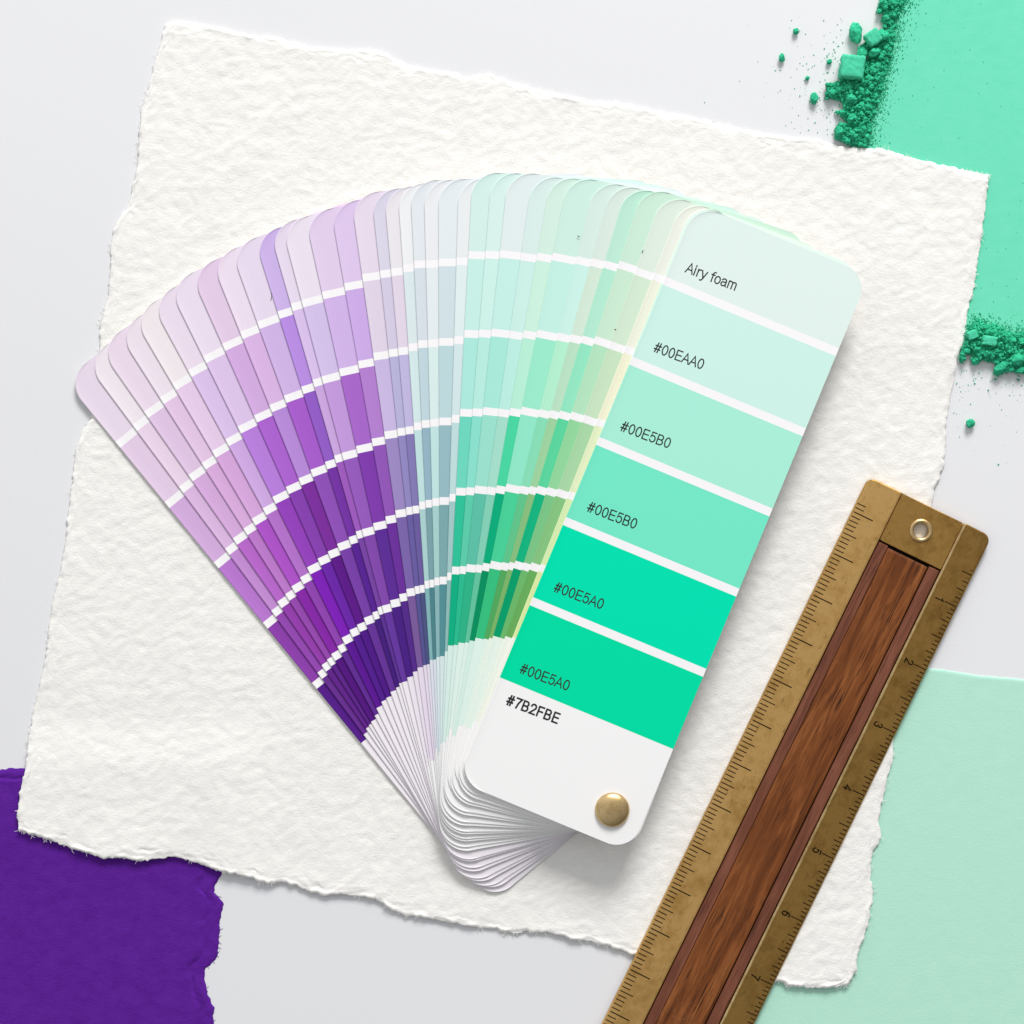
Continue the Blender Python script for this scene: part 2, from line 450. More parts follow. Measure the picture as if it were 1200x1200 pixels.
# ------------------------------------------------------------------ the colour fan deck
# per card: x,y where its first white line meets its left edge; x,y where its white foot begins; six colours; tint of the foot
CARDS = [
 (135,518, 423,871, 'e4d6e6 e0c9e2 d0aad9 b677cc 8a40a8 541f86', ''),
 (155,498, 426,861, 'ebe2ea e4cfe4 d6b4dc c08ace 9048ac 66308c', ''),
 (168.5,482.5, 428.7,854, 'e6d6e6 dcc2e0 d2a8d8 b466c6 913ea8 602688', ''),
 (187,466, 432,850, 'e8dde8 dfc2e0 d4a8d8 b878c6 9248aa 5c2686', ''),
 (201.5,449.5, 434.5,846, 'ece3e8 e2c8e5 d2a4d8 aa52c4 8429a4 52187c', ''),
 (220,434, 439,838.7, 'e6d8e8 d6bee6 cba6de b070c6 8c44ac 602e90', ''),
 (237.5,417.5, 441,830, 'e6d9ea d9c0e5 b57cd8 9242b8 7c22b4 5a1a90', ''),
 (260,403, 446.7,822.5, 'dfc7e2 cfa8dc a962cc 8441ac 6a28a4 52208c', ''),
 (281,389, 452.5,818, 'e8d9ea d6b2e0 b488d4 7a309a 5c1c86 4e1c84', ''),
 (301,377, 457.5,811, 'e3d5e9 cbb0e1 a45cc8 8c50b4 7640a4 643494', ''),
 (325,365, 464,806, 'c9b0e4 b48ade 8f5cc2 7234a0 562490 44207a', ''),
 (340.5,356, 467.5,801, 'e2d4e8 d4bce6 c6a2da 9a5ab8 7644a0 5c3490', ''),
 (353,351.5, 471,799.7, 'e6dcea cfbde5 bf96d8 935ab9 8048a8 64389c', ''),
 (377,342, 477,794, 'ddc9e6 cdb0e4 a466c6 7d3ca9 5c2e94 4a2282', 'e8e0ea'),
 (403,332, 483.7,787.5, 'd9c3e6 c8a8e2 b07ecc 8f56b4 6a3299 542c88', 'e6dde9'),
 (424,321.3, 489,782.5, 'e2d5e6 dccfe2 c6b5de 9a87c0 7a64a8 785a98', 'e2d6e7'),
 (445,317, 496,779.7, 'd5d1e2 cfc7de b4afd5 8f86be 665c9e 565490', 'e2d8e8'),
 (458,314.5, 500,778.7, 'e4e0e6 ddd1e2 bcb4da 8278b1 6a5c9c 4c5480', 'e0dae7'),
 (472,310, 503.5,773.5, 'e8eaec d6e3e6 cfe3e4 bcdcdc a8cccc 82b2b6', 'd8dde6'),
 (485,305.5, 507.6,773, 'dde3e8 d2dae2 bcd1d9 92b1c1 78a0a6 4e828a', 'd6dce6'),
 (499,305, 511.3,770, 'e6e7ea dfe7ea d4e8e6 bedfdd a4ccca 88b4b8', 'd5e3e6'),
 (514,303, 515.6,769, 'dfe6ea ccdbe0 b9d4d8 94b8c0 7aa6aa 548e95', 'd3e2e4'),
 (535,301.5, 521.3,763.3, 'e4e8ea dce9ea cfe2e4 bcd9d9 a0c5c5 8cb9b6', 'd5e8e5'),
 (549,294, 525,756.3, 'cfe9e3 c3e9e1 a9e4d8 6cd4bc 30bf98 10ad82', 'd3ebe3'),
 (569,293.5, 531.7,755.7, 'd2ebe5 c9ebe3 b4e7db 88dcca 5cc9a9 2cb98e', 'd6ece4'),
 (586,293, 537.3,753, 'dce7e7 c1e9e1 a5e4d6 98dcc9 5cbda5 2eb186', 'dceee7'),
 (611,296, 545,752.8, 'd4e7e3 c7e9e1 b8e8dd a2dac8 82cdb5 62c19e', 'dcefe7'),
 (630,296, 550.4,750.4, 'cfe9dc c7ebd9 b4ead2 48d3a1 0aaa7a 068e5e', 'd3ece2'),
 (648,296, 557.3,747.3, 'cae8dd bfeade 99e6c9 8ee3c5 48cd97 36bd7e', 'dcefe8'),
 (676,300, 567.3,748.3, 'd2e7df c7ebe1 b0eacc 86dab4 60c28a 52a65e', 'e0f0e6'),
 (693.5,302.5, 573.3,747.3, 'd5e4dc cfe3d2 b7ddc1 9ccf9e 86bd7e 7cb26a', 'e6f0e4'),
 (709,305, 578,745, 'bae5d1 b0e5cd 91e2bf 5ad29c 14b27e 069d6a', 'e2f0e6'),
 (726,305.5, 586,747.3, 'c8e6d3 c6e5cd b1dfbd 90d39c 7ac286 6cb66c', 'e6f1e6'),
 (746,313, 592.4,745.3, 'd9e7db cfe4cd c4dfbe a6d3a4 84c180 68ab5c', 'ecf1e6'),
 (767,319, 600.7,746, 'e7ebe0 e9ecda edecd1 e0ebc2 d4e9b2 d9e8a9', 'f0f1e8'),
]
TOP = (780,324, 585.6,793.7, 'dcebe6 c9ece2 a6e9d4 73e4c4 00ddae 00d9a2', '')
WHITE_LINE = 'f3f1f3'; FOOT = 'f2f1f1'; CORE = hexc('f2f1ee')
CW, CR = 220.0, 30.0
N_CARD = 38
Z0 = 1.75; TZ = 0.34; KZ = 0.18; THICK = 0.19; LIFT = 0.20   # mm

def card_frame(c):
    G = np.array(c[0:2], float); B = np.array(c[2:4], float)
    D = np.hypot(*(G - B)); u = (G - B) / D
    n = np.array((-u[1], u[0]))
    head = 93.0
    topleft = G + u * head
    Lc = float(u @ topleft - u @ np.array((678.0, 974.0)))
    return topleft, u, n, head, D, Lc

def card_z(i, s, L):
    fr = np.clip((L - s) / 780.0, 0, 1.05)
    return (Z0 + i * TZ * (1 - KZ * fr)) * MM

deck_loc = W(717, 949, Z0 * MM)
deck = empty('colour_fan_deck', deck_loc)
tag(deck, 'colour swatch fan deck spread from purple through mint to green, pinned by a brass rivet', 'colour fan')

def make_card(i, c, shift=0.0, gap=9.0, seed=0, width=CW):
    tl, u, n, head, D, L = card_frame(c)
    cols = c[4].split()
    if i % 3 == 1 and i < 34: L -= 8.0      # feet are not cut quite evenly
    bands = []
    for k in range(6):
        a = 0.0 if k == 0 else head + (k - 1) * D / 5 + gap
        b = head + k * D / 5
        bands.append((a, b, hexc(cols[k])))
        if k < 5: bands.append((b, b + gap, hexc(WHITE_LINE)))
    foot = head + D
    if c[5]:
        e = min(foot + 108 + 6 * math.sin(i * 1.7), L - 30)
        bands.append((foot, e, hexc(c[5]))); bands.append((e, L, hexc(FOOT)))
    else:
        bands.append((foot, L, hexc('ece6ec' if i < 14 else FOOT)))
    stops = set([0.0, L])
    for a, b, _ in bands: stops.update((a, b))
    for k in range(13):
        q = CR * (1 - math.cos(math.pi / 2 * k / 12))
        stops.update((q, L - q))
    x = 0.0
    while x < L: stops.add(x); x += 40.0
    ss = sorted(stops); ss = [ss[0]] + [b for a, b in zip(ss, ss[1:]) if b - a > 0.01]
    def inset(s):
        e = min(s, L - s)
        return 0.0 if e >= CR else CR - math.sqrt(max(0, CR * CR - (CR - e) ** 2))
    verts = []; cfaces = []; fcol = []
    lo = THICK * MM
    for s in ss:
        ins = inset(s)
        z = card_z(i, s, L)
        pl = tl - u * s + n * (ins + shift); pr = tl - u * s + n * (width - ins + shift)
        room = max(0.0, width - 2 * ins)
        wb = min(0.7, room * 0.2); wl = min(10.0, room * 0.5)
        up = LIFT * MM * min(1.0, room / 60)      # the long cut edge springs up a little
        for p, zz in ((pl + n * wb, z + up * 0.95), (pr, z), (pl, z - lo + up), (pr, z - lo), (pl, z - 0.5 * lo + up),
                      (pl + n * wl * 0.45, z + up * 0.32), (pl + n * wl, z), (pl + n * wl, z - lo)):
            verts.append(W(p[0], p[1], zz) - deck_loc)
    NV = 8
    for k in range(len(ss) - 1):
        m = (ss[k] + ss[k + 1]) / 2
        cc = next((col for a, b, col in bands if a <= m <= b), CORE)
        a = NV * k; b = a + NV
        for l_, r_ in ((4, 0), (0, 5), (5, 6), (6, 1)):
            cfaces.append((a + l_, b + l_, b + r_, a + r_)); fcol.append(cc)
        for l_, r_ in ((2, 7), (7, 3)):
            cfaces.append((a + l_, a + r_, b + r_, b + l_)); fcol.append(CORE)
        cfaces.append((a + 4, a + 2, b + 2, b + 4)); fcol.append(CORE)
        cfaces.append((a + 1, b + 1, b + 3, a + 3)); fcol.append(CORE)
    e = NV * (len(ss) - 1)
    loop = (0, 5, 6, 1, 3, 7, 2, 4)
    cfaces.append(loop); fcol.append(CORE)
    cfaces.append(tuple(e + q for q in reversed(loop))); fcol.append(CORE)
    ob = mesh_obj('swatch_card', verts, cfaces, M_card, deck)
    at = ob.data.attributes.new('swatch', 'FLOAT_COLOR', 'FACE')
    at.data.foreach_set('color', [v for c4 in fcol for v in c4])
    return ob

for i, c in enumerate(CARDS):
    make_card(i, c, width=CW - (14 if i >= 30 else 0))
# two cards almost hidden below the front one: their far corner and near edge peep out
make_card(35, (779, 322, 600, 769, 'dcefe2 cfe9d6 c0e6cc a0d8ae 80c890 62b070', ''), width=212.0)
make_card(36, (779, 323, 597, 779, 'dcf2e6 cdeedd b4e6cc 94dcb8 70d0a0 50c08a', ''), width=215.0)
top_card = make_card(37, TOP, gap=10.0)
top_card['label'] = 'front card in mint to emerald steps with printed hex codes'

# printed lettering on the front card
def arc(cx, cy, rx, ry, a0, a1, n=14):
    return [(cx + rx * math.cos(math.radians(a0 + (a1 - a0) * k / n)), cy + ry * math.sin(math.radians(a0 + (a1 - a0) * k / n))) for k in range(n + 1)]
GLYPH = {   # strokes in units of the capital height, then the advance
 '#': ([[(.13, 0), (.25, 1)], [(.36, 0), (.48, 1)], [(.01, .32), (.53, .32)], [(.07, .68), (.59, .68)]], .66),
 '0': ([arc(.28, .5, .225, .5, 90, 450, 28)], .60),
 '1': ([[(.08, .76), (.26, 1), (.26, 0)]], .56),
 '2': ([arc(.27, .72, .22, .28, 172, -28) + [(.04, 0), (.52, 0)]], .58),
 '3': ([arc(.26, .76, .20, .24, 165, -75), arc(.26, .27, .24, .27, 78, -165)], .58),
 '4': ([[(.40, 0), (.40, 1), (.02, .30), (.56, .30)]], .60),
 '5': ([[(.50, 1), (.13, 1), (.075, .50)] + arc(.27, .335, .24, .335, 140, -155, 18)], .60),
 '6': ([arc(.28, .31, .225, .31, 90, 450, 20), [(.055, .33), (.07, .62), (.16, .86), (.30, .99), (.46, .92)]], .60),
 '7': ([[(.03, 1), (.52, 1), (.30, .52), (.21, 0)]], .57),
 'A': ([[(.0, 0), (.31, 1), (.62, 0)], [(.11, .34), (.51, .34)]], .66),
 'B': ([[(.08, 0), (.08, 1), (.35, 1)] + arc(.35, .76, .19, .24, 90, -90) + [(.08, .52)], [(.35, .52)] + arc(.36, .26, .22, .26, 90, -90) + [(.08, 0)]], .68),
 'E': ([[(.55, 1), (.08, 1), (.08, 0), (.57, 0)], [(.08, .52), (.53, .52)]], .66),
 'F': ([[(.53, 1), (.08, 1), (.08, 0)], [(.08, .51), (.48, .51)]], .60),
 'i': ([[(.07, 0), (.07, .73)], [(.07, .90), (.07, 1.0)]], .22),
 'r': ([[(.07, 0), (.07, .73)], arc(.30, .46, .23, .27, 180, 88, 8)], .35),
 'y': ([[(.02, .73), (.25, .02)], [(.48, .73), (.22, -.12), (.14, -.24), (.03, -.25)]], .52),
 'f': ([[(.14, 0), (.14, .82)] + arc(.29, .82, .15, .18, 180, 80, 8), [(.01, .71), (.30, .71)]], .32),
 'o': ([arc(.27, .365, .225, .365, 90, 450, 24)], .56),
 'a': ([arc(.25, .52, .19, .21, 165, 0, 10) + [(.44, .10), (.49, .0)], [(.44, .44), (.30, .40)] + arc(.21, .20, .17, .20, 90, 270, 10) + [(.32, .04), (.44, .18)]], .56),
 'm': ([[(.07, 0), (.07, .73)], arc(.235, .54, .165, .19, 180, 0, 10) + [(.40, 0)], arc(.565, .54, .165, .19, 180, 0, 10) + [(.73, 0)]], .84),
 ' ': ([], .26),
}
def text_strokes(body, track=0.03):
    x = 0.0; out = []
    for ch in body:
        st, adv = GLYPH[ch]
        for poly in st: out.append([(px + x, py) for px, py in poly])
        x += adv + track
    return out

def ribbons(polys, width):
    """flat pen strokes: list of 2-D verts (with a tiny layer number) and faces"""
    vs, fs = [], []
    for q, p in enumerate(polys):
        p = np.array(p, float)
        keep = [0] + [k for k in range(1, len(p)) if np.hypot(*(p[k] - p[k - 1])) > 1e-6]
        p = p[keep]
        closed = np.hypot(*(p[0] - p[-1])) < 1e-6
        seg = np.diff(p, axis=0); seg /= np.hypot(seg[:, 0], seg[:, 1])[:, None]
        base = len(vs)
        for k in range(len(p)):
            if closed and k in (0, len(p) - 1): a, b = seg[-1], seg[0]
            else: a, b = seg[max(k - 1, 0)], seg[min(k, len(seg) - 1)]
            na = np.array((-a[1], a[0])); nb = np.array((-b[1], b[0]))
            m = na + nb; m /= (np.hypot(*m) + 1e-9); m = m / max(0.45, m @ na)
            e = p[k].copy()
            if not closed and k == 0: e -= b * width * 0.45
            if not closed and k == len(p) - 1: e += a * width * 0.45
            vs.append((*(e + m * width / 2), q)); vs.append((*(e - m * width / 2), q))
        for k in range(len(p) - 1):
            i0 = base + 2 * k
            fs.append((i0, i0 + 1, i0 + 3, i0 + 2))
    return vs, fs

def place_text(name, body, x0, y0, x1, y1, cap, pen, parent, zfun, origin, mat):
    """baseline from (x0,y0) to (x1,y1) in pixels, capital height cap px, pen width px"""
    st = text_strokes(body, 0.11 if pen > 2 else 0.05)
    xs = [q[0] for p in st for q in p]; xa, xb = min(xs), max(xs)
    d = np.array((x1 - x0, y1 - y0), float); Lp = np.hypot(*d); d /= Lp
    up = np.array((d[1], -d[0]))
    st = [[((x - xa) / (xb - xa) * Lp, y * cap) for x, y in p] for p in st]
    vs, fs = ribbons(st, pen)
    out = []
    for x, y, q in vs:
        p = np.array((x0, y0)) + d * x + up * y
        out.append(W(p[0], p[1], zfun(p) + (q % 3) * 2e-6) - origin)
    return mesh_obj(name, out, fs, mat, parent)

tlT, uT, nT, _, _, LT = card_frame(TOP)
def z_top(p):
    return float(card_z(37, float(uT @ tlT - uT @ p), LT)) + 0.03 * MM
place_text('colour_name', 'Airy foam', 803, 318.5, 860.5, 340.0, 11.6, 1.5, top_card, z_top, deck_loc, M_ink)
for body, x0, y0, x1, y1 in (('#00EAA0', 765.5, 411.5, 822, 432.5), ('#00E5B0', 726.5, 504.0, 783, 525.0),
                             ('#00E5B0', 687.5, 598.5, 743.5, 619.5), ('#00E5A0', 648.5, 692.5, 704.5, 713.5),
                             ('#00E5A0', 608.5, 788.0, 664.5, 809.0)):
    place_text('hex_code', body, x0, y0, x1, y1, 11.3, 1.5, top_card, z_top, deck_loc, M_ink)
place_text('hex_code', '#7B2FBE', 593, 825, 652.5, 847.5, 11.3, 2.15, top_card, z_top, deck_loc, M_ink)

def lathe(name, prof, mat, parent, origin, seg=48):
    vs, fs = [], []
    m = len(prof)
    for k in range(seg):
        a = 2 * math.pi * k / seg
        for r, z in prof:
            vs.append((origin[0] + r * math.cos(a), origin[1] + r * math.sin(a), origin[2] + z))
    for k in range(seg):
        k2 = (k + 1) % seg
        for j in range(m - 1):
            fs.append((k * m + j, k2 * m + j, k2 * m + j + 1, k * m + j + 1))
    return mesh_obj(name, vs, fs, mat, parent, True)

zr = z_top(np.array((717.0, 949.0)))
rp = W(717.5, 949, zr) - deck_loc
R = 20.0 * S
dome = [(R * 0.97, -0.2 * MM), (R, 0.25 * MM), (R * 0.985, 0.55 * MM)]
for k in range(1, 15):
    a = math.pi / 2 * k / 14
    dome.append((R * 0.985 * math.cos(a) + 1e-6, 0.55 * MM + 2.1 * MM * math.sin(a)))
lathe('rivet', dome, M_brass_c, deck, rp)
lathe('rivet_shank', [(1.6 * MM, -zr + Z0 * MM - 0.3 * MM), (1.6 * MM, 0.2 * MM)], M_brass_b, deck, rp, 20)

# ------------------------------------------------------------------ the brass and walnut ruler
A = math.radians(26.0)
Z_R = 1.55 * MM                       # lies on the white sheet and the mint paper
un = np.array((math.sin(A), -math.cos(A))); nn = np.array((math.cos(A), math.sin(A)))
corner = nn * 1160.0 + un * (-55.5)   # top-left corner, pixels
rl = W(corner[0], corner[1], 3.5 * MM); rl.z = Z_R
ruler = empty('ruler', rl, -A)
tag(ruler, 'brass ruler with walnut inlay and eyelet, lying across the papers', 'ruler')
PX = S * (1 - 4.2 * MM / H)
RLEN = 1010.0                          # px, runs out of the frame

def strip(name, mat, prof, y0, y1, corner_r=0, corner_side=None, zbot=0.0, bev=1.6):
    """prof: list of (n px, z mm) across; runs from y0 (top) to y1 (down)."""
    ys = [0.0, 0.4, 1.0, bev]
    if corner_r:
        ys = [corner_r * (1 - math.cos(math.pi / 2 * k / 10)) for k in range(11)]
    Ltot = y1 - y0
    ys = sorted(set([round(y, 4) for y in ys] + list(np.linspace(max(ys) + 6, Ltot, 60))))
    n0, n1 = prof[0][0], prof[-1][0]
    vs, fs = [], []
    m = len(prof) + 2
    for y in ys:
        a, b = n0, n1
        if corner_r and y < corner_r:
            ins = corner_r - math.sqrt(max(0, corner_r ** 2 - (corner_r - y) ** 2))
            if corner_side == 'L': a = n0 + ins
            else: b = n1 - ins
        drop = 0.35 * max(0.0, 1 - y / bev) ** 2
        row = []
        for q, (pn, pz) in enumerate(prof):
            x = min(max(pn, a + 0.02 * q), b - 0.02 * (len(prof) - 1 - q))
            row.append((x, pz - drop))
        row = [(row[0][0], zbot)] + row + [(row[-1][0], zbot)]
        for x, z in row:
            vs.append((x * PX, -(y0 + y) * PX, z * MM))
    for k in range(len(ys) - 1):
        for j in range(m - 1):
            a = k * m + j
            fs.append((a, a + m, a + m + 1, a + 1))
    fs.append(tuple(range(m)))
    fs.append(tuple(reversed(range((len(ys) - 1) * m, len(ys) * m))))
    o = mesh_obj(name, vs, fs, mat, ruler)
    return o

left_prof = [(0, 1.35), (0.5, 1.75), (1.3, 2.02), (2.4, 2.12), (10, 2.30), (25, 2.62), (40.5, 2.92), (42.3, 2.88), (42.8, 2.70)]
right_prof = [(126.5, 2.90), (127.2, 2.93), (128.2, 2.84), (140, 2.28), (150, 1.80), (158.6, 1.36), (160.2, 1.15), (161.0, 0.85)]
lr = strip('brass_rail', M_brass_a, left_prof, 0, RLEN, 10, 'L')
rr = strip('brass_rail', M_brass_b, right_prof, 0, RLEN, 11, 'R')  # darker brass colour paints in the shade of the sloping face
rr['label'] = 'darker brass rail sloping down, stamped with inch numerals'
lr['label'] = 'lighter brass rail with fine black graduations'

lip = strip('rail_lip', M_brass_c, [(123.9, 2.40), (124.1, 2.62), (125.6, 3.05), (126.2, 3.06), (126.6, 2.95)], 0.4, RLEN)  # paler brass puts the highlight of the rail's inner edge into the colour

# end plate with a round hole
def end_plate():
    x0, x1, y0, y1 = 43.4, 123.6, 0.6, 61.5
    cx, cy, r = 82.5, 30.5, 9.6
    seg = 96
    vs, fs = [], []
    zt, zb = 2.52, 0.0
    ring_o = []
    for k in range(seg):
        a = 2 * math.pi * k / seg
        dx, dy = math.cos(a), math.sin(a)
        tx = ((x1 - cx) if dx > 0 else (x0 - cx)) / dx if abs(dx) > 1e-6 else 1e9
        ty = ((y1 - cy) if dy > 0 else (y0 - cy)) / dy if abs(dy) > 1e-6 else 1e9
        q = min(tx, ty)
        pts = [(cx + r * dx, cy + r * dy, zb), (cx + r * dx, cy + r * dy, zt)]
        for f in (0.4, 0.75):
            rad = r + (q - r) * f
            pts.append((cx + rad * dx, cy + rad * dy, zt))
        pts += [(cx + (q - 0.8) * dx, cy + (q - 0.8) * dy, zt), (cx + q * dx, cy + q * dy, zt - 0.15), (cx + q * dx, cy + q * dy, zb)]
        for x, y, z in pts: vs.append((x * PX, -y * PX, z * MM))
    m = 7
    for k in range(seg):
        k2 = (k + 1) % seg
        for j in range(m - 1):
            fs.append((k * m + j, k * m + j + 1, k2 * m + j + 1, k2 * m + j))
    return mesh_obj('end_plate', vs, fs, M_brass_b, ruler)
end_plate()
ey = []
for k in range(17):
    a = math.pi * k / 16
    ey.append((11.3 * PX + 2.7 * PX * math.cos(a), 2.52 * MM + 0.62 * MM * math.sin(a)))
ey.append((8.6 * PX, 0.1 * MM))
lathe('eyelet', ey, M_brass_c, ruler, (82.5 * PX, -30.5 * PX, 0.0), 48)

# the wood: a lower moulding on both sides and a raised panel between
strip('wood_moulding', M_wood2, [(44.2, 1.9), (44.8, 2.14), (50, 2.24), (55.9, 2.22), (56.3, 1.70)], 63.2, RLEN)
strip('wood_moulding', M_wood2, [(109.6, 1.55), (110.0, 2.05), (116, 2.22), (122.4, 2.16), (123.2, 1.75)], 63.2, RLEN)
strip('wood_panel', M_wood, [(56.6, 1.7), (57.0, 2.25), (59.2, 2.62), (61.0, 2.66), (63.0, 2.76), (85, 2.80), (106.4, 2.74), (107.8, 2.56), (108.4, 1.4)], 65.5, RLEN, bev=3.0)
strip('inlay_bed', M_engrave, [(43.0, 1.2), (60, 1.2), (100, 1.2), (123.9, 1.2)], 61.7, RLEN)

def prof_z(prof, x):
    return float(np.interp(x, [p[0] for p in prof], [p[1] for p in prof]))

def ticks(name, prof, lst, wd):
    vs, fs = [], []
    for xa, xb, y, w in lst:
        steps = 14
        k0 = len(vs)
        for q in range(steps + 1):
            x = xa + (xb - xa) * q / steps
            z = prof_z(prof, x) + 0.022
            for dy in (-w / 2, w / 2):
                vs.append((x * PX, -(y + dy) * PX, z * MM))
        for q in range(steps):
            a = k0 + 2 * q
            fs.append((a, a + 1, a + 3, a + 2))
    return mesh_obj(name, vs, fs, M_engrave, ruler)

rng = random.Random(4)
lst = []
k = -2
while True:
    y = 45.0 + k * 5.43
    if y > RLEN - 8: break
    ln = 27 if k % 10 == 0 else (18.5 if k % 5 == 0 else 12.5)
    st = 1.6
    lst.append((st, st + ln + rng.uniform(-0.4, 0.4) - 1.6, y + rng.uniform(-0.1, 0.1), 1.4 if k % 10 == 0 else 1.2))
    k += 1
ticks('graduation_marks', left_prof, lst, 1.2)
lst = []
for k in range(-9, 16 * 12):
    y = 92.5 + k * 82.2 / 16
    if y > RLEN - 8: break
    if k % 16 == 0: ln = 16
    elif k % 8 == 0: ln = 13.5
    elif k % 4 == 0: ln = 10.5
    elif k % 2 == 0: ln = 7.5
    else: ln = 6.0
    lst.append((160.0 - ln, 159.6, y + rng.uniform(-0.1, 0.1), 1.2 if k >= 0 or k % 2 == 0 else 0.6))
ticks('graduation_marks', right_prof, lst, 1.1)

def numeral(ch, y):
    st = text_strokes(ch)
    xs = [q[0] for p in st for q in p]; cx = (max(xs) + min(xs)) / 2
    vs, fs = ribbons([[(132.4 + v * 10.0, y + (u_ - cx) * 10.0) for u_, v in p] for p in st], 1.6)
    out = [(x * PX, -yy * PX, (prof_z(right_prof, x) + 0.03 + (q % 3) * 0.002) * MM) for x, yy, q in vs]
    mesh_obj('numeral', out, [f[::-1] for f in fs], M_engrave, ruler)
for d in range(1, 8):
    numeral(str(d), 92.5 + (d - 1) * 82.2)

# ------------------------------------------------------------------ green pigment: powder, lumps and crumbs
def ico(sub):
    import bmesh
    bm = bmesh.new(); bmesh.ops.create_icosphere(bm, subdivisions=sub, radius=1.0)
    v = np.array([x.co[:] for x in bm.verts]); f = [tuple(y.index for y in x.verts) for x in bm.faces]
    bm.free(); return v, np.array(f)
ICO1, ICO2, ICO4 = ico(1), ico(2), ico(4)

def in_poly(px, py, poly):
    p = np.array(poly); n = len(p); ins = np.zeros(px.shape, bool); j = n - 1
    for i in range(n):
        c = ((p[i, 1] > py) != (p[j, 1] > py)) & (px < (p[j, 0] - p[i, 0]) * (py - p[i, 1]) / (p[j, 1] - p[i, 1] + 1e-9) + p[i, 0])
        ins ^= c; j = i
    return ins

def edge_dist(px, py, poly):
    p = np.array(poly, float); d = np.full(px.shape, 1e9)
    for a, b in zip(p, np.roll(p, -1, 0)):
        ab = b - a; t_ = np.clip(((px - a[0]) * ab[0] + (py - a[1]) * ab[1]) / (ab @ ab), 0, 1)
        d = np.minimum(d, np.hypot(px - a[0] - t_ * ab[0], py - a[1] - t_ * ab[1]))
    return d

STRIP_A = [(1036, -30), (1030, 0), (1027, 14), (1035, 18), (1031, 24), (1040, 34), (1029, 36), (1021, 44), (1006, 55), (1005, 62), (1018, 66), (1011, 74), (984, 80), (984, 96), (968, 98), (966, 116), (976, 117), (985, 119), (988, 128), (978, 132), (986, 138), (992, 144), (982, 145), (977, 152), (979, 164), (992, 170), (1002, 174), (1016, 176), (1019, 160), (1020, 140), (1026, 128), (1030, 112), (1035, 96), (1040, 76), (1044, 56), (1047, 44), (1049, 24), (1058, 8), (1064, -30)]
STRIP_B = [(1126, 408), (1134, 390), (1139, 378), (1148, 374), (1156, 380), (1166, 378), (1176, 386), (1186, 392), (1200, 388), (1230, 396), (1240, 440), (1215, 443), (1202, 438), (1195, 439), (1186, 436), (1180, 437), (1166, 440), (1164, 434), (1168, 428), (1158, 424), (1150, 422), (1144, 428), (1137, 424), (1138, 416), (1132, 414), (1126, 428), (1122, 420)]

def heap(poly, hmax, seed):
    p = np.array(poly)
    st = 1.0
    xs = np.arange(p[:, 0].min() - 2, p[:, 0].max() + 2, st); ys = np.arange(p[:, 1].min() - 2, p[:, 1].max() + 2, st)
    X, Y = np.meshgrid(xs, ys)
    ins = in_poly(X, Y, poly); d = edge_dist(X, Y, poly)
    nz = np.abs(fbm(X / 12, Y / 12, 3, seed)) * 1.3 + np.abs(fbm(X / 4.5, Y / 4.5, 2, seed + 4)) * 0.8
    h = np.where(ins, np.sqrt(np.clip(d / 11, 0, 1)) * hmax * (0.40 + nz), 0)
    return X, Y, ins, d, h

def powder(poly, hmax, seed, count, spill):
    rs = np.random.RandomState(seed)
    X, Y, ins, d, h = heap(poly, hmax, seed)
    ny, nx = X.shape
    Zp = 0.45 + h
    base = W(float(X.mean()), float(Y.mean()))
    V = [np.c_[((X - 600) * S).ravel() - base.x, ((600 - Y) * S).ravel() - base.y, (Zp * MM).ravel()]]
    idx = np.arange(nx * ny).reshape(ny, nx)
    ok = (ins[:-1, :-1] & ins[1:, :-1] & ins[:-1, 1:] & ins[1:, 1:])
    F = [np.stack([idx[1:, :-1], idx[1:, 1:], idx[:-1, 1:]], -1)[ok], np.stack([idx[1:, :-1], idx[:-1, 1:], idx[:-1, :-1]], -1)[ok]]
    off = nx * ny
    pts = np.argwhere(ins)
    sel = pts[rs.randint(0, len(pts), count)]
    gx = X[sel[:, 0], sel[:, 1]] + rs.uniform(-.5, .5, count); gy = Y[sel[:, 0], sel[:, 1]] + rs.uniform(-.5, .5, count)
    gz = Zp[sel[:, 0], sel[:, 1]]
    gr = np.clip(rs.lognormal(math.log(0.62), 0.55, count), 0.3, 3.2)
    if len(spill):
        sp = np.array(spill)
        gx = np.r_[gx, sp[:, 0]]; gy = np.r_[gy, sp[:, 1]]; gz = np.r_[gz, sp[:, 3]]; gr = np.r_[gr, sp[:, 2]]
    for x, y, z, r in zip(gx, gy, gz, gr):
        tv, tf = ICO2 if r > 1.3 else ICO1
        sc_ = rs.uniform(0.7, 1.25, 3)
        j = 1 + rs.uniform(-0.22, 0.22, (len(tv), 1))
        v = tv * j * sc_ * r * S
        th = rs.uniform(0, 6.28); c_, s_ = math.cos(th), math.sin(th)
        v = np.c_[v[:, 0] * c_ - v[:, 1] * s_, v[:, 0] * s_ + v[:, 1] * c_, v[:, 2]]
        v += np.array(((x - 600) * S - base.x, (600 - y) * S - base.y, z * MM + r * S * 0.45))
        V.append(v); F.append(tf + off); off += len(tv)
    Vv = np.concatenate(V); Ff = np.concatenate(F)
    o = mesh_obj('pigment_powder', Vv, Ff.tolist(), M_powder, smooth=False)
    # drop unused grid vertices
    import bmesh
    bm = bmesh.new(); bm.from_mesh(o.data)
    bmesh.ops.delete(bm, geom=[v for v in bm.verts if not v.link_faces], context='VERTS')
    bm.to_mesh(o.data); bm.free()
    o.location = base
    return o

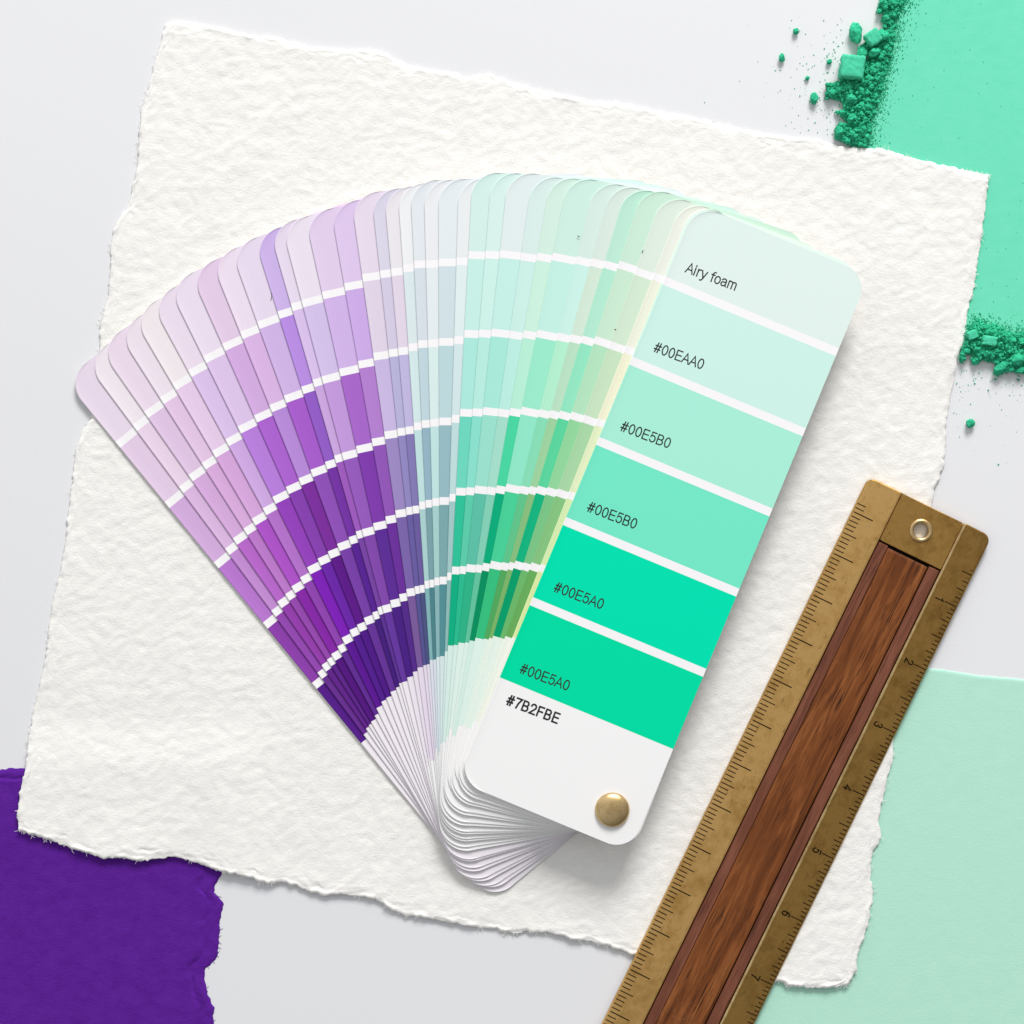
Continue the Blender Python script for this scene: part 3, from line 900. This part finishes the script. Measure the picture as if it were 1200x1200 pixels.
rs = np.random.RandomState(8)
spA = []
for k in range(3600):                       # dust thinning out over the green sheet
    y = rs.uniform(-20, 172); xe = np.interp(y, [-30, 8, 24, 44, 76, 112, 140, 176], [1064, 1058, 1050, 1047, 1040, 1030, 1021, 1016])
    spA.append((xe - 5 + rs.exponential(5.0), y, rs.uniform(0.3, 0.85), 0.50))
for k in range(170):                         # specks on the tabletop
    y = rs.uniform(20, 165); x = 988 - rs.exponential(30)
    if y < 150 + (x - 900) * 0.15: spA.append((x, y, rs.uniform(0.28, 0.85), 0.0))
o = powder(STRIP_A, 2.6, 41, 7000, spA)
tag(o, 'loose green pigment powder spilled along the left edge of the turquoise sheet', 'powder', kind='stuff')
spB = []
for k in range(900):
    x = rs.uniform(1132, 1215); ye = np.interp(x, [1126, 1140, 1160, 1186, 1215], [392, 376, 380, 391, 392])
    spB.append((x, ye + 5 - rs.exponential(5), rs.uniform(0.3, 0.9), 0.50))
for k in range(150):
    x = rs.uniform(1116, 1205); y = 432 + rs.exponential(26)
    if x > 1128 - (y - 425) * 0.32: spB.append((x, y, min(1.6, rs.lognormal(math.log(0.45), 0.45)), 0.0))
o = powder(STRIP_B, 2.8, 47, 4000, spB)
tag(o, 'loose green pigment powder spilled below the turquoise sheet at the right', 'powder', kind='stuff')

def lump(px, py, rx, ry, rot, hz, z0, seed, kind='round', mat=None):
    tv, tf = ICO4
    v = tv.copy()
    if kind == 'block':
        m = np.abs(v).max(1, keepdims=True); r_ = np.linalg.norm(v, axis=1, keepdims=True)
        v = v / m * 0.94 + v / r_ * 0.06
    out = np.empty_like(v)
    am = 0.11 if kind == 'block' else 0.30
    for i, p in enumerate(v):
        q = Vector(p) * 1.5 + Vector((seed * 3.1, seed * 1.7, seed * 0.9))
        n_ = mnoise.noise(q) * am + mnoise.noise(q * 3.2) * am * 0.55 + mnoise.noise(q * 8) * 0.075
        out[i] = p * (1 + n_)
    out *= np.array((rx * S, ry * S, hz * MM / 2))
    c_, s_ = math.cos(rot), math.sin(rot)
    out = np.c_[out[:, 0] * c_ - out[:, 1] * s_, out[:, 0] * s_ + out[:, 1] * c_, out[:, 2]]
    out[:, 2] -= out[:, 2].min()
    o = mesh_obj('pigment_lump', out, tf.tolist(), mat or M_lump, smooth=True)
    o.location = W(px, py, z0 * MM)
    return o

G1 = 'green pigment lumps and crumbs'
special = [
 (997, 81, 13.5, 13.5, -0.12, 5.2, 1.2, 3, 'block', 'large square block of pressed green pigment in the upper powder spill'),
 (1022, 46, 8.5, 8.5, 0.62, 4.2, 1.4, 7, 'block', 'smaller tilted diamond shaped block of green pigment above the square block'),
 (1002, 40, 7.6, 11.0, 0.1, 4.0, 0.0, 11, 'round', 'egg shaped green pigment lump standing left of the diamond shaped block'),
 (1034, 43, 7.2, 6.2, 0.3, 3.6, 1.6, 13, 'round', 'round green pigment lump right beside the diamond shaped block'),
 (1024, 63, 7.0, 5.4, 0.3, 3.4, 1.4, 17, 'round', 'dark oval green lump just below the diamond shaped block'),
 (1010, 63, 6.5, 6.0, 0.9, 3.0, 0.9, 19, 'round', 'roundish green lump above the right corner of the square block'),
 (953.5, 116, 4.4, 6.6, 0.0, 2.6, 0.0, 23, 'round', 'rough oval green crumb lying alone on the table above the white paper'),
 (932.3, 37.5, 3.3, 3.6, 0.2, 1.9, 0.0, 29, 'round', 'topmost stray green crumb on the table left of the powder'),
 (915.8, 68, 3.3, 4.8, 0.1, 2.0, 0.0, 31, 'round', 'leftmost stray green crumb on the bare table'),
 (971.5, 73, 3.2, 3.1, 0.4, 1.7, 0.0, 37, 'round', 'small green crumb on the table just left of the square block'),
 (945.8, 92, 2.5, 2.4, 0.4, 1.4, 0.0, 39, 'round', 'tiny round green crumb above the lone oval crumb'),
 (1136.5, 496, 5.2, 5.0, 0.3, 2.6, 0.0, 43, 'round', 'smooth round green pellet lying alone right of the white paper edge'),
 (1172, 431, 10.5, 5.4, 0.72, 3.4, 0.0, 53, 'round', 'elongated green lump pointing down left at the lower powder spill'),
 (1191, 422, 9.5, 7.5, 0.3, 4.2, 0.4, 59, 'round', 'big rough green lump at the right frame edge in the lower spill'),
 (1143, 423.5, 5.6, 4.2, 0.5, 2.4, 0.0, 61, 'round', 'small oblong green lump poking out below the lower spill near the paper'),
 (1158, 400, 8.6, 5.6, -0.15, 3.6, 1.3, 67, 'block', 'pale flat topped green chunk in the middle of the lower spill'),
 (1138, 393, 5.6, 5.0, 0.4, 3.2, 0.9, 71, 'block', 'green chunk in the lower spill nearest the white paper'),
]
for px, py, rx, ry, rot, hz, z0, seed, kind, lab in special:
    o = lump(px, py, rx, ry, rot, hz, z0, seed, kind, M_lump if kind == 'block' else M_powder)
    tag(o, lab, 'pigment lump', G1)

crumbs_a = [(1047, 6, 6, 5), (1037, 7, 5, 5), (1030, 14, 4, 3.5), (1046, 18, 5, 4), (1038, 22, 5, 4.2), (1036, 32, 3.4, 3), (1038, 55, 4.5, 4), (1022, 84, 5.5, 4.6), (1018, 92, 5, 4), (993, 103, 6.5, 4.8), (985, 105, 5, 4.5), (974, 110, 6, 5), (1008, 108, 6.5, 5), (997, 117, 8, 6), (1008, 124, 5, 4.5), (997, 140, 7, 5.4), (986, 133, 5, 4), (1016, 118, 4.5, 4), (983, 155, 5.4, 7), (1000, 160, 6, 5), (1010, 155, 5, 4.5), (993, 166, 5, 4), (1020, 103, 4.4, 4), (969, 100, 3, 3.4), (1008, 170, 4, 3.4), (1028, 78, 5, 4), (1012, 140, 4.6, 4)]
for k, (x, y, rx, ry) in enumerate(crumbs_a):
    o = lump(x, y, rx * 0.8, ry * 0.8, k * 0.7, (rx + ry) * 0.27, 1.0, 100 + k, 'round', M_powder)
    o.name = 'pigment_crumb'
    tag(o, 'rough green crumb sunk in the powder along the upper spill beside the turquoise sheet', 'crumb', 'crumbs in the upper powder spill')
crumbs_b = [(1150, 384, 4.5, 3.6), (1146, 392, 4.5, 3.6), (1166, 390, 5, 3.8), (1176, 396, 5, 3.6), (1186, 400, 5.5, 4), (1170, 404, 5.5, 4), (1180, 408, 6, 4), (1132, 412, 5, 4), (1150, 412, 6, 4), (1162, 416, 5.5, 4.4), (1198, 400, 5, 4), (1196, 434, 4.4, 4), (1185, 433, 4, 3.6), (1204, 410, 6, 4.5), (1128, 420, 3.4, 4)]
for k, (x, y, rx, ry) in enumerate(crumbs_b):
    o = lump(x, y, rx * 0.85, ry * 0.85, k * 0.9, (rx + ry) * 0.28, 0.9, 160 + k, 'round', M_powder)
    o.name = 'pigment_crumb'
    tag(o, 'rough green crumb sunk in the powder of the lower spill by the right frame edge', 'crumb', 'crumbs in the lower powder spill')

# ------------------------------------------------------------------ tiny dark flecks on the cards and papers
def fleck(px, py, z, pts, lab):
    vs, fs = ribbons([[(x, y) for x, y in pts]], 0.8)
    top = [(x * S, -y * S, 0.10 * MM) for x, y, q in vs]; bot = [(x * S, -y * S, 0.0) for x, y, q in vs]
    n = len(vs)
    ff = [f[::-1] for f in fs] + [tuple(i + n for i in f) for f in fs]
    m = n // 2
    for side in (0, 1):
        for k in range(m - 1):
            a, b = 2 * k + side, 2 * (k + 1) + side
            ff.append((a, b, b + n, a + n))
    o = mesh_obj('dust_fleck', top + bot, ff, M_ink)
    o.location = W(px, py, z)
    tag(o, lab, 'dust', 'dark dust flecks')
def card_top(i, px, py):
    tl, u, n, head, D, L = card_frame(CARDS[i])
    return float(card_z(i, float(u @ tl - u @ np.array((px, py))), L)) + 0.19 * MM
fleck(318, 347, card_top(8, 318, 347), [(0, -4), (0.6, 0), (-0.8, 6)], 'dark splinter shaped fleck on a lilac swatch card beside the vivid violet card')
fleck(678, 277, card_top(29, 678, 277), [(-1, -0.4), (1, 0.6)], 'tiny grey fleck near the rounded end of a pale mint swatch card')
fleck(753, 295, card_top(33, 753, 295), [(0.5, -1.5), (-0.6, 1.5)], 'tiny dark fleck between two pale green swatch cards near the front card')
fleck(721, 386, card_top(33, 721, 386), [(-0.7, 0), (0.7, 0.3)], 'tiny dark speck on the second colour step of a sage green swatch card')
